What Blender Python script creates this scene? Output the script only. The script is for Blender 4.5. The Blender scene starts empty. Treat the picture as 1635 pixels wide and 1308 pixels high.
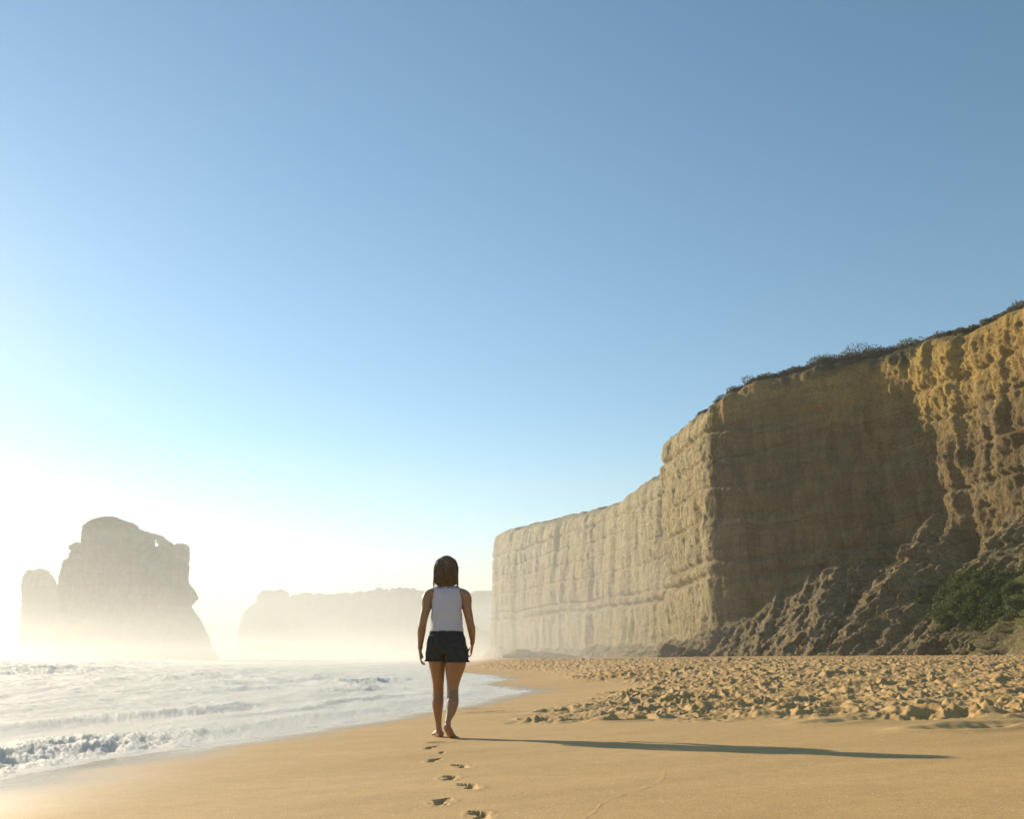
import bpy, math, random
import numpy as np
from mathutils import Vector, Matrix

# ------------------------------------------------------------------ camera, sky, sun, exposure
SC = bpy.context.scene
COL = SC.collection
R = math.radians
CAM_Z, PITCH, FPX, PW, PH = 0.704, R(15.3), 1450.0, 1635.0, 1308.0
cam_d = bpy.data.cameras.new('camera'); cam = bpy.data.objects.new('camera', cam_d); COL.objects.link(cam)
cam.location = (0, 0, CAM_Z); cam.rotation_euler = (R(90) + PITCH, 0, 0)
cam_d.sensor_width = 36; cam_d.lens = 36 * FPX / PW; cam_d.clip_end = 20000; cam_d.clip_start = 0.05
SC.camera = cam

SUN_AZ, SUN_EL = R(42.0), R(17.9)          # left of the view direction, above the horizon
SDIR = Vector((-math.sin(SUN_AZ) * math.cos(SUN_EL), math.cos(SUN_AZ) * math.cos(SUN_EL), math.sin(SUN_EL)))
world = bpy.data.worlds.new('World'); SC.world = world; world.use_nodes = True
wn = world.node_tree; bg = wn.nodes['Background']
sky = wn.nodes.new('ShaderNodeTexSky'); sky.sky_type = 'NISHITA'; sky.sun_disc = False
sky.sun_elevation = SUN_EL; sky.sun_rotation = -SUN_AZ
sky.air_density = 1.15; sky.dust_density = 0.09; sky.ozone_density = 2.0; sky.altitude = 0
hsv = wn.nodes.new('ShaderNodeHueSaturation'); hsv.inputs['Saturation'].default_value = 1.05; hsv.inputs['Hue'].default_value = 0.491
wn.links.new(sky.outputs[0], hsv.inputs['Color']); wn.links.new(hsv.outputs[0], bg.inputs[0]); bg.inputs[1].default_value = 0.105
sun_d = bpy.data.lights.new('sun', 'SUN'); sun = bpy.data.objects.new('sun', sun_d); COL.objects.link(sun)
sun_d.energy = 5.0; sun_d.angle = R(0.5); sun_d.color = (1.0, 0.84, 0.60)
sun.rotation_euler = SDIR.to_track_quat('Z', 'Y').to_euler(); sun.location = (-60, 60, 60)
SC.view_settings.view_transform = 'Standard'; SC.view_settings.look = 'None'
SC.view_settings.exposure = 0.55; SC.view_settings.gamma = 1.0
SC.cycles.use_denoising = True
SC.cycles.volume_bounces = 1; SC.cycles.max_bounces = 8
SC.cycles.sample_clamp_indirect = 6.0

# ------------------------------------------------------------------ helpers
rng = np.random.default_rng(7)
random.seed(5)

def lerp(a, b, t): return a + (b - a) * t
def sstep(a, b, x):
    t = np.clip((x - a) / (b - a), 0, 1); return t * t * (3 - 2 * t)

def _hash(ix, iy, iz, seed):
    h = (ix.astype(np.int64) * 374761393 + iy.astype(np.int64) * 668265263 + iz * 2147483647 + seed * 1274126177) & 0xFFFFFFFF
    h = ((h ^ (h >> 13)) * 1274126177) & 0xFFFFFFFF
    return (h ^ (h >> 16)) & 0xFFFFFFFF

def n2(x, y, seed=0):
    """2-D gradient noise, about -1..1"""
    x = np.asarray(x, float); y = np.asarray(y, float)
    fx = np.floor(x); fy = np.floor(y); dx = x - fx; dy = y - fy
    ux = dx * dx * dx * (dx * (dx * 6 - 15) + 10); uy = dy * dy * dy * (dy * (dy * 6 - 15) + 10)
    out = []
    for oy in (0, 1):
        for ox in (0, 1):
            a = _hash(fx + ox, fy + oy, 0, seed) * (2 * math.pi / 4294967296.0)
            out.append(np.cos(a) * (dx - ox) + np.sin(a) * (dy - oy))
    return 1.5 * lerp(lerp(out[0], out[1], ux), lerp(out[2], out[3], ux), uy)

def n3(x, y, z, seed=0):
    x, y, z = np.broadcast_arrays(np.asarray(x, float), np.asarray(y, float), np.asarray(z, float))
    fx = np.floor(x); fy = np.floor(y); fz = np.floor(z); dx = x - fx; dy = y - fy; dz = z - fz
    f = lambda d: d * d * d * (d * (d * 6 - 15) + 10)
    ux, uy, uz = f(dx), f(dy), f(dz); r = []
    for oz in (0, 1):
        for oy in (0, 1):
            for ox in (0, 1):
                h = _hash(fx + ox, fy + oy, (fz + oz).astype(np.int64), seed)
                a = (h & 0xFFFF) * (2 * math.pi / 65536.0); c = ((h >> 16) & 0xFFFF) * (2 / 65535.0) - 1
                q = np.sqrt(np.maximum(0, 1 - c * c))
                r.append(np.cos(a) * q * (dx - ox) + np.sin(a) * q * (dy - oy) + c * (dz - oz))
    l = [lerp(r[0], r[1], ux), lerp(r[2], r[3], ux), lerp(r[4], r[5], ux), lerp(r[6], r[7], ux)]
    return 1.5 * lerp(lerp(l[0], l[1], uy), lerp(l[2], l[3], uy), uz)

def fbm2(x, y, o=4, seed=0, g=0.5):
    s = 0; a = 1
    for i in range(o):
        s = s + a * n2(x * 2 ** i + 17.3 * i, y * 2 ** i - 9.1 * i, seed + i); a *= g
    return s
def fbm3(x, y, z, o=4, seed=0, g=0.5):
    s = 0; a = 1
    for i in range(o):
        s = s + a * n3(x * 2 ** i + 7.3 * i, y * 2 ** i - 9.1 * i, z * 2 ** i + 3.7 * i, seed + i); a *= g
    return s

def worley(x, y, seed=0):
    """distance to the nearest and second nearest feature point"""
    fx = np.floor(x); fy = np.floor(y)
    f1 = np.full(x.shape, 9.0); f2 = np.full(x.shape, 9.0)
    for oy in (-1, 0, 1):
        for ox in (-1, 0, 1):
            h = _hash(fx + ox, fy + oy, 0, seed)
            px = fx + ox + (h & 0xFFFF) / 65536.0; py = fy + oy + ((h >> 16) & 0xFFFF) / 65536.0
            d = np.hypot(x - px, y - py)
            f2 = np.minimum(f2, np.maximum(f1, d)); f1 = np.minimum(f1, d)
    return f1, f2

def ray(px, py):
    u = (px - PW / 2) / FPX; v = (PH / 2 - py) / FPX
    c, s = math.cos(PITCH), math.sin(PITCH)
    f = c - v * s
    return u / f, (s + v * c) / f          # X/Y and (Z-cam)/Y

def build_mesh(name, V, F, mat=None, parent=None, smooth=True, attrs=None):
    """V (n,3), F (m,3) or (m,4) int arrays -> ONE mesh object"""
    me = bpy.data.meshes.new(name)
    V = np.ascontiguousarray(V, np.float32); F = np.ascontiguousarray(F, np.int32)
    me.vertices.add(len(V)); me.vertices.foreach_set('co', V.ravel())
    k = F.shape[1]
    me.loops.add(F.size); me.loops.foreach_set('vertex_index', F.ravel())
    me.polygons.add(len(F))
    me.polygons.foreach_set('loop_start', np.arange(0, F.size, k, dtype=np.int32))
    me.polygons.foreach_set('loop_total', np.full(len(F), k, np.int32))
    me.update(calc_edges=True); me.validate()
    if smooth: me.polygons.foreach_set('use_smooth', np.ones(len(me.polygons), bool))
    for an, av in (attrs or {}).items():
        a = me.attributes.new(an, 'FLOAT', 'POINT'); a.data.foreach_set('value', np.ascontiguousarray(av, np.float32).ravel())
    if mat: me.materials.append(mat)
    o = bpy.data.objects.new(name, me); COL.objects.link(o)
    if parent: o.parent = parent
    return o

def grid_faces(nr, nc, wrap=False):
    i = np.arange(nr - 1)[:, None]; j = np.arange(nc if wrap else nc - 1)[None, :]
    jn = (j + 1) % nc
    return np.stack([i * nc + j, i * nc + jn, (i + 1) * nc + jn, (i + 1) * nc + j], -1).reshape(-1, 4)

def tag(o, label=None, cat=None, group=None, kind=None):
    if label: o['label'] = label
    if cat: o['category'] = cat
    if group: o['group'] = group
    if kind: o['kind'] = kind
    return o

class NT:
    """small node-tree helper"""
    def __init__(s, name):
        s.m = bpy.data.materials.new(name); s.m.use_nodes = True; s.t = s.m.node_tree; s.n = s.t.nodes
        s.p = s.n['Principled BSDF']; s.out = s.n['Material Output']
    def new(s, typ, ins=None, **kw):
        n = s.n.new(typ)
        for k, v in kw.items(): setattr(n, k, v)
        for k, v in (ins or {}).items(): s.put(n.inputs[k], v)
        return n
    def put(s, sock, v):
        if isinstance(v, bpy.types.NodeSocket): s.t.links.new(v, sock)
        elif isinstance(v, bpy.types.Node): s.t.links.new(v.outputs[0], sock)
        else: sock.default_value = v
    def pos(s): return s.new('ShaderNodeNewGeometry').outputs['Position']
    def attr(s, name): return s.new('ShaderNodeAttribute', attribute_name=name).outputs['Fac']
    def scale(s, vec, sx, sy, sz): return s.new('ShaderNodeVectorMath', {0: vec, 1: (sx, sy, sz)}, operation='MULTIPLY').outputs[0]
    def noise(s, vec, sc, det=4, rough=.55, dist=0): return s.new('ShaderNodeTexNoise', {'Vector': vec, 'Scale': sc, 'Detail': det, 'Roughness': rough, 'Distortion': dist}).outputs[0]
    def math(s, op, a, b=0.0, clamp=False): return s.new('ShaderNodeMath', {0: a, 1: b}, operation=op, use_clamp=clamp).outputs[0]
    def ramp(s, f, stops, interp='LINEAR'):
        r = s.new('ShaderNodeValToRGB', {'Fac': f}); e = r.color_ramp.elements; r.color_ramp.interpolation = interp
        while len(e) < len(stops): e.new(0.5)
        for el, (p, c) in zip(e, stops):
            el.position = p; el.color = (c, c, c, 1) if isinstance(c, (int, float)) else (*c, 1)
        return r.outputs[0]
    def mix(s, f, a, b, mode='MIX'):
        n = s.new('ShaderNodeMix', data_type='RGBA', blend_type=mode, clamp_factor=True)
        s.put(n.inputs[0], f)
        for k, v in ((6, a), (7, b)): s.put(n.inputs[k], (*v, 1) if isinstance(v, tuple) and len(v) == 3 else v)
        return n.outputs[2]
    def bump(s, h, strength, dist, normal=None):
        n = s.new('ShaderNodeBump', {'Height': h, 'Strength': strength, 'Distance': dist})
        if normal: s.put(n.inputs['Normal'], normal)
        return n.outputs[0]

# ------------------------------------------------------------------ beach shape
SEA = -0.14
def on_plane(px, py, z):
    a, b = ray(px, py); Y = (z - CAM_Z) / b
    return a * Y, Y
_sh = [on_plane(px, py, SEA) for px, py in
       [(-330, 1300), (-100, 1262), (0, 1243), (120, 1222), (240, 1203), (380, 1182), (480, 1167), (560, 1153), (640, 1141), (700, 1130), (760, 1119),
        (815, 1110), (838, 1105), (800, 1099), (752, 1095), (770, 1091), (806, 1086), (770, 1079), (712, 1074), (690, 1069), (722, 1064), (735, 1060)]]
SHY = np.array([-200, 0.0, 3.0] + [p[1] for p in _sh] + [350, 366, 385, 420, 3500])
SHX = np.array([-40, -6.0, -5.2] + [p[0] for p in _sh] + [-15.5, -4, 30, 95, 6000.0])
o_ = np.argsort(SHY); SHY = SHY[o_]; SHX = SHX[o_]

def shore_s(x, y):
    xs = np.interp(y, SHY, SHX)
    return (x - xs) * np.interp(y, [0, 22, 60, 4000], [.906, .906, 1, 1])

def rough_line(x):
    return np.interp(x, [-6, -2, 0.1, 1.5, 4.2, 8, 15, 30], [18, 13.5, 11.2, 10.0, 7.9, 5.8, 4.0, 2.0])

def beach_base(x, y):
    s = shore_s(x, y)
    up = np.where(s > 0, 0.05 * np.minimum(s, 8) + 0.004 * np.clip(s - 8, 0, 20), np.maximum(0.07 * s, -2.6))
    t = y - rough_line(x)
    rise = 0.30 * sstep(0.5, 20, t) * sstep(1.5, 7, s) + 0.13 * sstep(9, 28, x) * sstep(6, 30, t)
    return SEA + up + rise

def px_ground(px, py):
    a, b = ray(px, py); lo, hi = 1.0, 60.0
    f = lambda Y: CAM_Z + b * Y - float(beach_base(np.array(a * Y), np.array(Y)))
    Y = 1.0
    while Y < 60 and f(Y) > 0: Y += 0.05
    return a * Y, Y

FEET = px_ground(708.5, 1180)
print('feet', FEET, beach_base(np.array(FEET[0]), np.array(FEET[1])), 'tip', px_ground(1510, 1213), beach_base(*map(np.array, px_ground(1510, 1213))))

FOOTPRINTS = [(688, 1195, .10, 1), (706, 1203, -.1, .6), (693, 1215, .05, 1), (737, 1225, .25, 1.05), (718, 1243, .0, 1), (749, 1259, .2, 1.1), (706, 1283, -.05, 1.0), (767, 1304, .12, 1.0)]
DENTS = [(1010, 1152, .22, .05), (1545, 1166, .3, .05), (1622, 1160, .3, .05), (1455, 1150, .5, .05), (905, 1137, .3, .03), (787, 1138, .35, .03), (760, 1133, .2, .02), (1340, 1157, .25, .03), (700, 1187, .08, .015)]
WRACK = [(1062, 1232), (1058, 1246), (1040, 1257), (1012, 1266), (985, 1275), (960, 1286), (948, 1300), (930, 1312)]

def beach_height(x, y):
    z = beach_base(x, y)
    s = shore_s(x, y); t = y - rough_line(x)
    n = fbm2(x * .5, y * .5, 3, 11)
    z = z + 0.012 * fbm2(x * .22, y * .22, 3, 3) * sstep(-1, 3, s)
    # shallow wind and backwash streaks running along the beach
    z = z + 0.0035 * n2((x * .9 + y * .42) * .55, (y * .9 - x * .42) * 3.0, 21) * sstep(.8, 3, s)
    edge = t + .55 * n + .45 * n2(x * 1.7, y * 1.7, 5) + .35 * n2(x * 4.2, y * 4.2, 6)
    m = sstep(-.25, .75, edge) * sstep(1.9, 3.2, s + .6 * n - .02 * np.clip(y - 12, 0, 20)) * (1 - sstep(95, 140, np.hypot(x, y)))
    near = np.nonzero((m > .001).ravel())[0]
    xr, yr = x.ravel()[near], y.ravel()[near]
    wx = xr + .10 * n2(xr * 3.1, yr * 3.1, 31); wy = yr + .10 * n2(xr * 3.1, yr * 3.1, 32)
    c = np.zeros(len(near))
    for (fr, am, sd) in ((3.2, .064, 41), (5.4, .064, 43), (9.5, .028, 47)):
        f1, f2 = worley(wx * fr, wy * fr * .8, sd)
        h = (_hash(np.floor(wx * fr * .7), np.floor(wy * fr * .7), 0, sd + 1) & 255) / 255.
        c += am * (np.clip(f1, 0, .8) ** 1.3 - .28) * (.5 + .8 * h) + am * .18 * (1 - np.clip((f2 - f1) * 2.5, 0, 1))
    c *= .62 + .75 * sstep(-.5, .6, fbm2(xr * .55, yr * .9, 3, 49))
    c += .03 * (np.abs(fbm2(xr * 3.3, yr * 3.3, 4, 51)) - .25) + .006 * n2(xr * 22, yr * 22, 57)
    c += .035 * fbm2(xr * .8, yr * .8, 2, 59)
    zz = z.ravel().copy(); mm = m.ravel()[near]
    zz[near] += c * mm + .01 * mm
    z = zz.reshape(z.shape)
    # single scattered clods and dents on the smooth sand close to the trampled strip
    for (px, py, w, dp) in DENTS:
        cx, cy = px_ground(px, py); q = ((x - cx) / w) ** 2 + ((y - cy) / (w * .7)) ** 2
        k = q < 9
        z[k] -= dp * np.exp(-q[k]) * (1 + .5 * n2(x[k] * 9, y[k] * 9, 61)); z[k] += dp * .5 * np.exp(-(np.sqrt(q[k]) - 1.5) ** 2 * 4)
    # the footprints: heel, arch, ball and toes pressed into the sand
    for i, (px, py, ang, sc) in enumerate(FOOTPRINTS):
        cx, cy = px_ground(px, py); side = -1 if px < 715 else 1
        k = (np.abs(x - cx) < .4) & (np.abs(y - cy) < .4)
        dx = (x[k] - cx) / sc; dy = (y[k] - cy) / sc
        a = -ang * side * -1
        lx = dx * math.cos(a) + dy * math.sin(a); ly = -dx * math.sin(a) + dy * math.cos(a)
        def blob(bx, by, rx, ry, p=2.0):
            q = np.sqrt(((lx - bx) / rx) ** 2 + ((ly - by) / ry) ** 2); return 1 - sstep(.5, 1.15, q)
        d = np.maximum.reduce([blob(0, -.085, .034, .042), blob(side * .012, -.01, .026, .06) * .75, blob(0, .06, .046, .045)]
                              + [blob(-side * (.032 - .0165 * j), .125 - .007 * j * j * .6, .0115 - .001 * j, .017 - .001 * j) * .9 for j in range(5)])
        q = np.sqrt((lx / .062) ** 2 + (ly / .15) ** 2)
        z[k] += -.024 * sc * d + .0028 * np.exp(-((q - 1.15) * 4.5) ** 2) * (.5 + 1.2 * n2(x[k] * 14, y[k] * 14, 71))
    pts = [px_ground(*p) for p in WRACK]  # thin swash line
    for (a, b) in zip(pts[:-1], pts[1:]):
        ax, ay = a; bx, by = b; L = math.hypot(bx - ax, by - ay)
        k = (np.abs(x - (ax + bx) / 2) < .4) & (np.abs(y - (ay + by) / 2) < .4)
        tx, ty = (bx - ax) / L, (by - ay) / L
        wob = .012 * n2(x[k] * 12, y[k] * 12, 81)
        u = np.clip((x[k] - ax) * tx + (y[k] - ay) * ty, 0, L)
        d = np.hypot(x[k] - ax - u * tx, y[k] - ay - u * ty) + wob
        z[k] += .0018 * np.exp(-(d / .005) ** 2) * (.4 + np.clip(n2(x[k] * 5, y[k] * 5, 83) + .5, 0, 1))
    return z, m

def polar(fine_lo, fine_hi, n_fine, n_coarse, radii):
    a = np.concatenate([np.linspace(fine_lo, fine_hi, n_fine, endpoint=False), np.linspace(fine_hi, fine_lo + 360, n_coarse, endpoint=False)])
    a = np.radians(a)
    X = radii[:, None] * np.sin(a)[None, :]; Y = radii[:, None] * np.cos(a)[None, :]
    return X, Y, grid_faces(len(radii), len(a), wrap=True)

# ------------------------------------------------------------------ sand material
def sand_material():
    s = NT('sand'); P = s.pos()
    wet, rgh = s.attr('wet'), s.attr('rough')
    big = s.noise(s.scale(P, .5, 1.2, 1), 1.0, 4, .6); fine = s.noise(P, 160, 3, .7); mid = s.noise(P, 9, 5, .6)
    col = s.mix(s.ramp(big, [(.3, 0.0), (.7, 1.0)]), (.51, .32, .115), (.59, .38, .150))
    col = s.mix(s.math('MULTIPLY', s.ramp(mid, [(.35, 0.), (.7, 1.)]), .35), col, (.37, .235, .11))
    col = s.mix(.8, col, s.ramp(fine, [(.3, (.78, .78, .78)), (.5, (1, 1, 1)), (.72, (1.22, 1.2, 1.15))]), 'MULTIPLY')
    grain = s.new('ShaderNodeTexVoronoi', {'Vector': P, 'Scale': 220.0}).outputs['Color']
    sepn = s.new('ShaderNodeSeparateColor', {0: grain}).outputs[0]
    col = s.mix(s.math('MULTIPLY', s.math('GREATER_THAN', sepn, .965), .45), col, (.10, .07, .05))
    col = s.mix(s.math('MULTIPLY', s.math('LESS_THAN', sepn, .03), .6), col, (.85, .78, .62))
    # dark bits of weed and shell thinly strewn
    v = s.new('ShaderNodeTexVoronoi', {'Vector': P, 'Scale': 7.0}); d = v.outputs['Distance']
    r1 = s.new('ShaderNodeSeparateColor', {0: v.outputs['Color']}).outputs[1]
    bit = s.math('MULTIPLY', s.math('LESS_THAN', d, .05), s.math('GREATER_THAN', r1, .82))
    col = s.mix(s.math('MULTIPLY', bit, .75), col, (.09, .06, .035))
    col = s.mix(s.math('MULTIPLY', rgh, .8), col, s.mix(.80, (.05, .03, .012), col))  # trampled strip tinted browner: shade among its lumps put into the colour
    col = s.mix(wet, col, s.mix(.72, (0, 0, 0), col))
    s.put(s.p.inputs['Base Color'], col)
    s.put(s.p.inputs['Roughness'], s.math('SUBTRACT', .82, s.math('MULTIPLY', wet, .62)))
    s.put(s.p.inputs['Specular IOR Level'], s.math('ADD', .22, s.math('MULTIPLY', wet, .75)))
    h = s.math('ADD', s.math('MULTIPLY', fine, .35), s.math('MULTIPLY', mid, .8))
    st = s.math('SUBTRACT', .55, s.math('MULTIPLY', wet, .42))
    b = s.new('ShaderNodeBump', {'Height': h, 'Distance': .006}); s.put(b.inputs['Strength'], st)
    s.put(s.p.inputs['Normal'], b.outputs[0])
    return s.m

def make_beach():
    r = [1.2]
    while r[-1] < 3600:
        d = r[-1]
        g = .0022 if 3.4 < d < 9 else .0036 if d < 14 else .0042 if d < 34 else .012 if d < 120 else .05
        r.append(d * (1 + g))
    r = np.concatenate([[.02, .4, .8], r])
    X, Y, F = polar(-34, 34, 1250, 150, np.array(r))
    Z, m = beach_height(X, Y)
    s = shore_s(X, Y)
    wet = 1 - sstep(.15, 1.15 + 1.5 * sstep(9, 4, Y), s + .25 * fbm2(X * .8, Y * .8, 3, 91) + .12 * (Y > 60))
    wet = wet * (1 - .25 * sstep(.3, .9, s))
    V = np.stack([X, Y, Z], -1).reshape(-1, 3)
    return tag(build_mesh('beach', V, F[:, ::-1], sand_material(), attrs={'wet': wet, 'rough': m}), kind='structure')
make_beach()

# ------------------------------------------------------------------ sea
def sea_material():
    s = NT('sea_water'); P = s.pos(); foam = s.attr('foam'); crest = s.attr('crest')
    lace = s.noise(s.scale(P, 1, 1, .6), 5.0, 6, .65, .6)
    v = s.new('ShaderNodeTexVoronoi', {'Vector': s.new('ShaderNodeVectorMath', {0: P, 1: s.scale(s.new('ShaderNodeTexNoise', {'Vector': P, 'Scale': 3.0}).outputs[1], .35, .35, 0)}, operation='ADD').outputs[0], 'Scale': 3.2}, feature='DISTANCE_TO_EDGE').outputs[0]
    cells = s.ramp(v, [(.0, 1.), (.10, .55), (.24, 0.)])
    patt = s.math('ADD', s.math('MULTIPLY', cells, .6), s.math('MULTIPLY', s.ramp(lace, [(.42, 0.), (.62, 1.)]), .5))
    f = s.math('MULTIPLY', foam, s.math('ADD', patt, s.math('MULTIPLY', foam, .75)), True)
    s.put(s.p.inputs['Base Color'], s.mix(s.math('MULTIPLY', crest, .6), (.060, .095, .095), (.16, .22, .19)))
    s.put(s.p.inputs['Roughness'], .16); s.p.inputs['IOR'].default_value = 1.33
    s.put(s.p.inputs['Specular IOR Level'], .6)
    rip = s.math('ADD', s.noise(s.scale(P, 1, 1.6, 1), 6.0, 5, .6), s.math('MULTIPLY', s.noise(P, 1.3, 3, .5), 1.2))
    nb = s.bump(rip, .75, .05); s.put(s.p.inputs['Normal'], nb)
    fo = s.new('ShaderNodeBsdfPrincipled', {'Base Color': (.94, .87, .76, 1), 'Roughness': .7})
    fb = s.bump(s.math('ADD', s.noise(P, 34, 6, .75), s.math('MULTIPLY', lace, 1.2)), 1.0, .035); s.put(fo.inputs['Normal'], fb)
    fo.inputs['Subsurface Weight'].default_value = .9; fo.inputs['Subsurface Radius'].default_value = (1, 1, .95); fo.inputs['Subsurface Scale'].default_value = .4
    tr = s.new('ShaderNodeBsdfTranslucent', {'Color': (.8, .84, .82, 1)})
    fm = s.new('ShaderNodeMixShader', {0: .15}); s.put(fm.inputs[1], fo.outputs[0]); s.put(fm.inputs[2], tr.outputs[0])
    mx = s.new('ShaderNodeMixShader'); s.put(mx.inputs[0], f); s.put(mx.inputs[1], s.p.outputs[0]); s.put(mx.inputs[2], fm.outputs[0])
    s.put(s.out.inputs['Surface'], mx.outputs[0])
    return s.m

def make_sea():
    r = [2.5]
    while r[-1] < 3400:
        d = r[-1]; g = .0045 if d < 20 else .0065 if d < 45 else .008 if d < 110 else .02 if d < 500 else .08
        r.append(d * (1 + g))
    X, Y, F = polar(-34, 6, 820, 140, np.array(r))
    s = shore_s(X, Y)
    ys = Y; cross = s
    base = np.full(X.shape, SEA)
    off = np.clip(-s, 0, 200)
    # open water chop and swell, crests running along the shore
    chop = (.02 + .05 * sstep(1, 12, off)) * fbm2(X * .9 + 3, Y * .45, 4, 101) + .05 * sstep(3, 20, off) * n2(X * .22, Y * .10, 107)
    z = base + chop * sstep(0, 1.5, off)
    foam = .50 * sstep(.05, .6, off) * (1 - sstep(14, 60, off)) + .14
    foam = foam + .35 * sstep(.1, .7, fbm2(X * .35, Y * .22, 4, 111)) * (1 - sstep(40, 140, off))
    crest = np.zeros(X.shape)
    wob = .30 * n2(Y * .35, Y * 0, 121) + .12 * n2(Y * 1.3, X * .5, 122)
    def wave(s0, amp, back, front, foamy, w=1.0, spl=.0, seed=0):
        nonlocal z, foam, crest
        q = s - s0 - wob * w
        A = amp
        shp = np.where(q < 0, np.exp(-(q / back) ** 2), np.exp(-(q / front) ** 2))
        fq = np.interp(np.hypot(X, Y), [6, 20, 60, 200], [9., 3.5, 1.2, .35])
        lump = 1 + .30 * n2(X * fq * .10, Y * fq * .10, 131 + seed) + .12 * n2(X * fq * .4, Y * fq * .4, 133 + seed) * sstep(12, 8, Y)
        z = z + A * shp * lump
        brk = foamy * np.exp(-((q - front * .5) / (front * 1.5)) ** 2) * sstep(.015, .07, A)
        z = z + brk * A * spl * .55 * (fbm2(X * fq * .28, Y * fq * .4, 2, 151 + seed) + .8 * fbm2(X * fq * .8, Y * fq * 1.0, 4, 141 + seed, .65))
        foam = foam + 1.2 * brk + .5 * foamy * np.exp(-((q - front * 2.2) / (front * 2)) ** 2)
        crest = np.maximum(crest, shp * sstep(.04, .15, A))
    wave(-.98, np.interp(Y, [3, 6, 7.5, 8.6, 9.3, 10.3, 11.5, 13, 16, 22, 30, 34], [.10, .125, .125, .08, .10, .06, .04, .04, .04, .04, .03, 0]), .8, .40, 1., .7, .75, 0)
    wave(-3.3, np.interp(Y, [8, 11, 14, 16, 18, 21], [0, .03, .10, .12, .06, 0]), .8, .40, .75, 1.0, .35, 7)
    wave(-2.0, np.interp(Y, [10, 14, 17, 22, 28], [0, .03, .07, .05, 0]), .5, .25, .5, 1.2, 1.0, 9)
    wave(-4.0, np.interp(Y, [18, 24, 28, 33, 38, 46], [0, .07, .13, .14, .08, 0]), 1.2, .5, 1., 1.5, .7, 13)
    wave(-7.5, np.interp(Y, [20, 26, 36, 50, 60], [0, .09, .11, .08, 0]), 1.5, .8, .6, 3, .5, 17)
    wave(-13., np.interp(Y, [24, 34, 44, 60, 90], [.04, .10, .16, .14, 0]), 2.2, 1.2, .7, 4, .5, 19)
    wave(-24., np.interp(Y, [30, 42, 50, 58, 70, 82], [.08, .16, .46, .44, .14, .1]), 4.0, 2.2, .75, 4, .5, 23)
    wave(-38., np.interp(Y, [40, 60, 80, 110, 150], [.1, .5, .45, .5, 0]), 5.0, 3., .6, 6, .5, 29)
    wave(-70., np.interp(Y, [60, 100, 200, 300], [.1, .7, .6, 0]), 9.0, 5., .6, 12, .3, 31)
    far = sstep(150, 400, np.hypot(X, Y)); z = lerp(z, SEA, far)
    # thin swash sheet hugging the sand, with a ragged foam lip
    gb = beach_base(X, Y) + .012 * fbm2(X * .22, Y * .22, 3, 3) * sstep(-1, 3, s)
    lip = .10 + .16 * fbm2(X * .9, Y * .9, 3, 151) + .05 * n2(X * 6, Y * 6, 153)
    thin = s > -.6
    zz = np.maximum(z, gb + .009 * sstep(0, .22, lip - s) - .001)
    zz = np.where(s > lip, gb - .002 - .25 * np.clip(s - lip, 0, .4), zz)
    foam = foam + .9 * np.exp(-((s - lip + .06) / .06) ** 2) + .25 * np.exp(-((s - lip + .45 + .2 * n2(X * 1.1, Y * 1.1, 155)) / .07) ** 2)
    V = np.stack([X, Y, zz], -1).reshape(-1, 3)
    keep = (s < 1.2).ravel()
    Fk = F[keep[F].all(1)]
    used = np.unique(Fk); remap = np.full(len(V), -1); remap[used] = np.arange(len(used))
    return tag(build_mesh('sea', V[used], remap[Fk][:, ::-1], sea_material(), attrs={'foam': foam.ravel()[used], 'crest': crest.ravel()[used]}), kind='structure')
make_sea()

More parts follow.
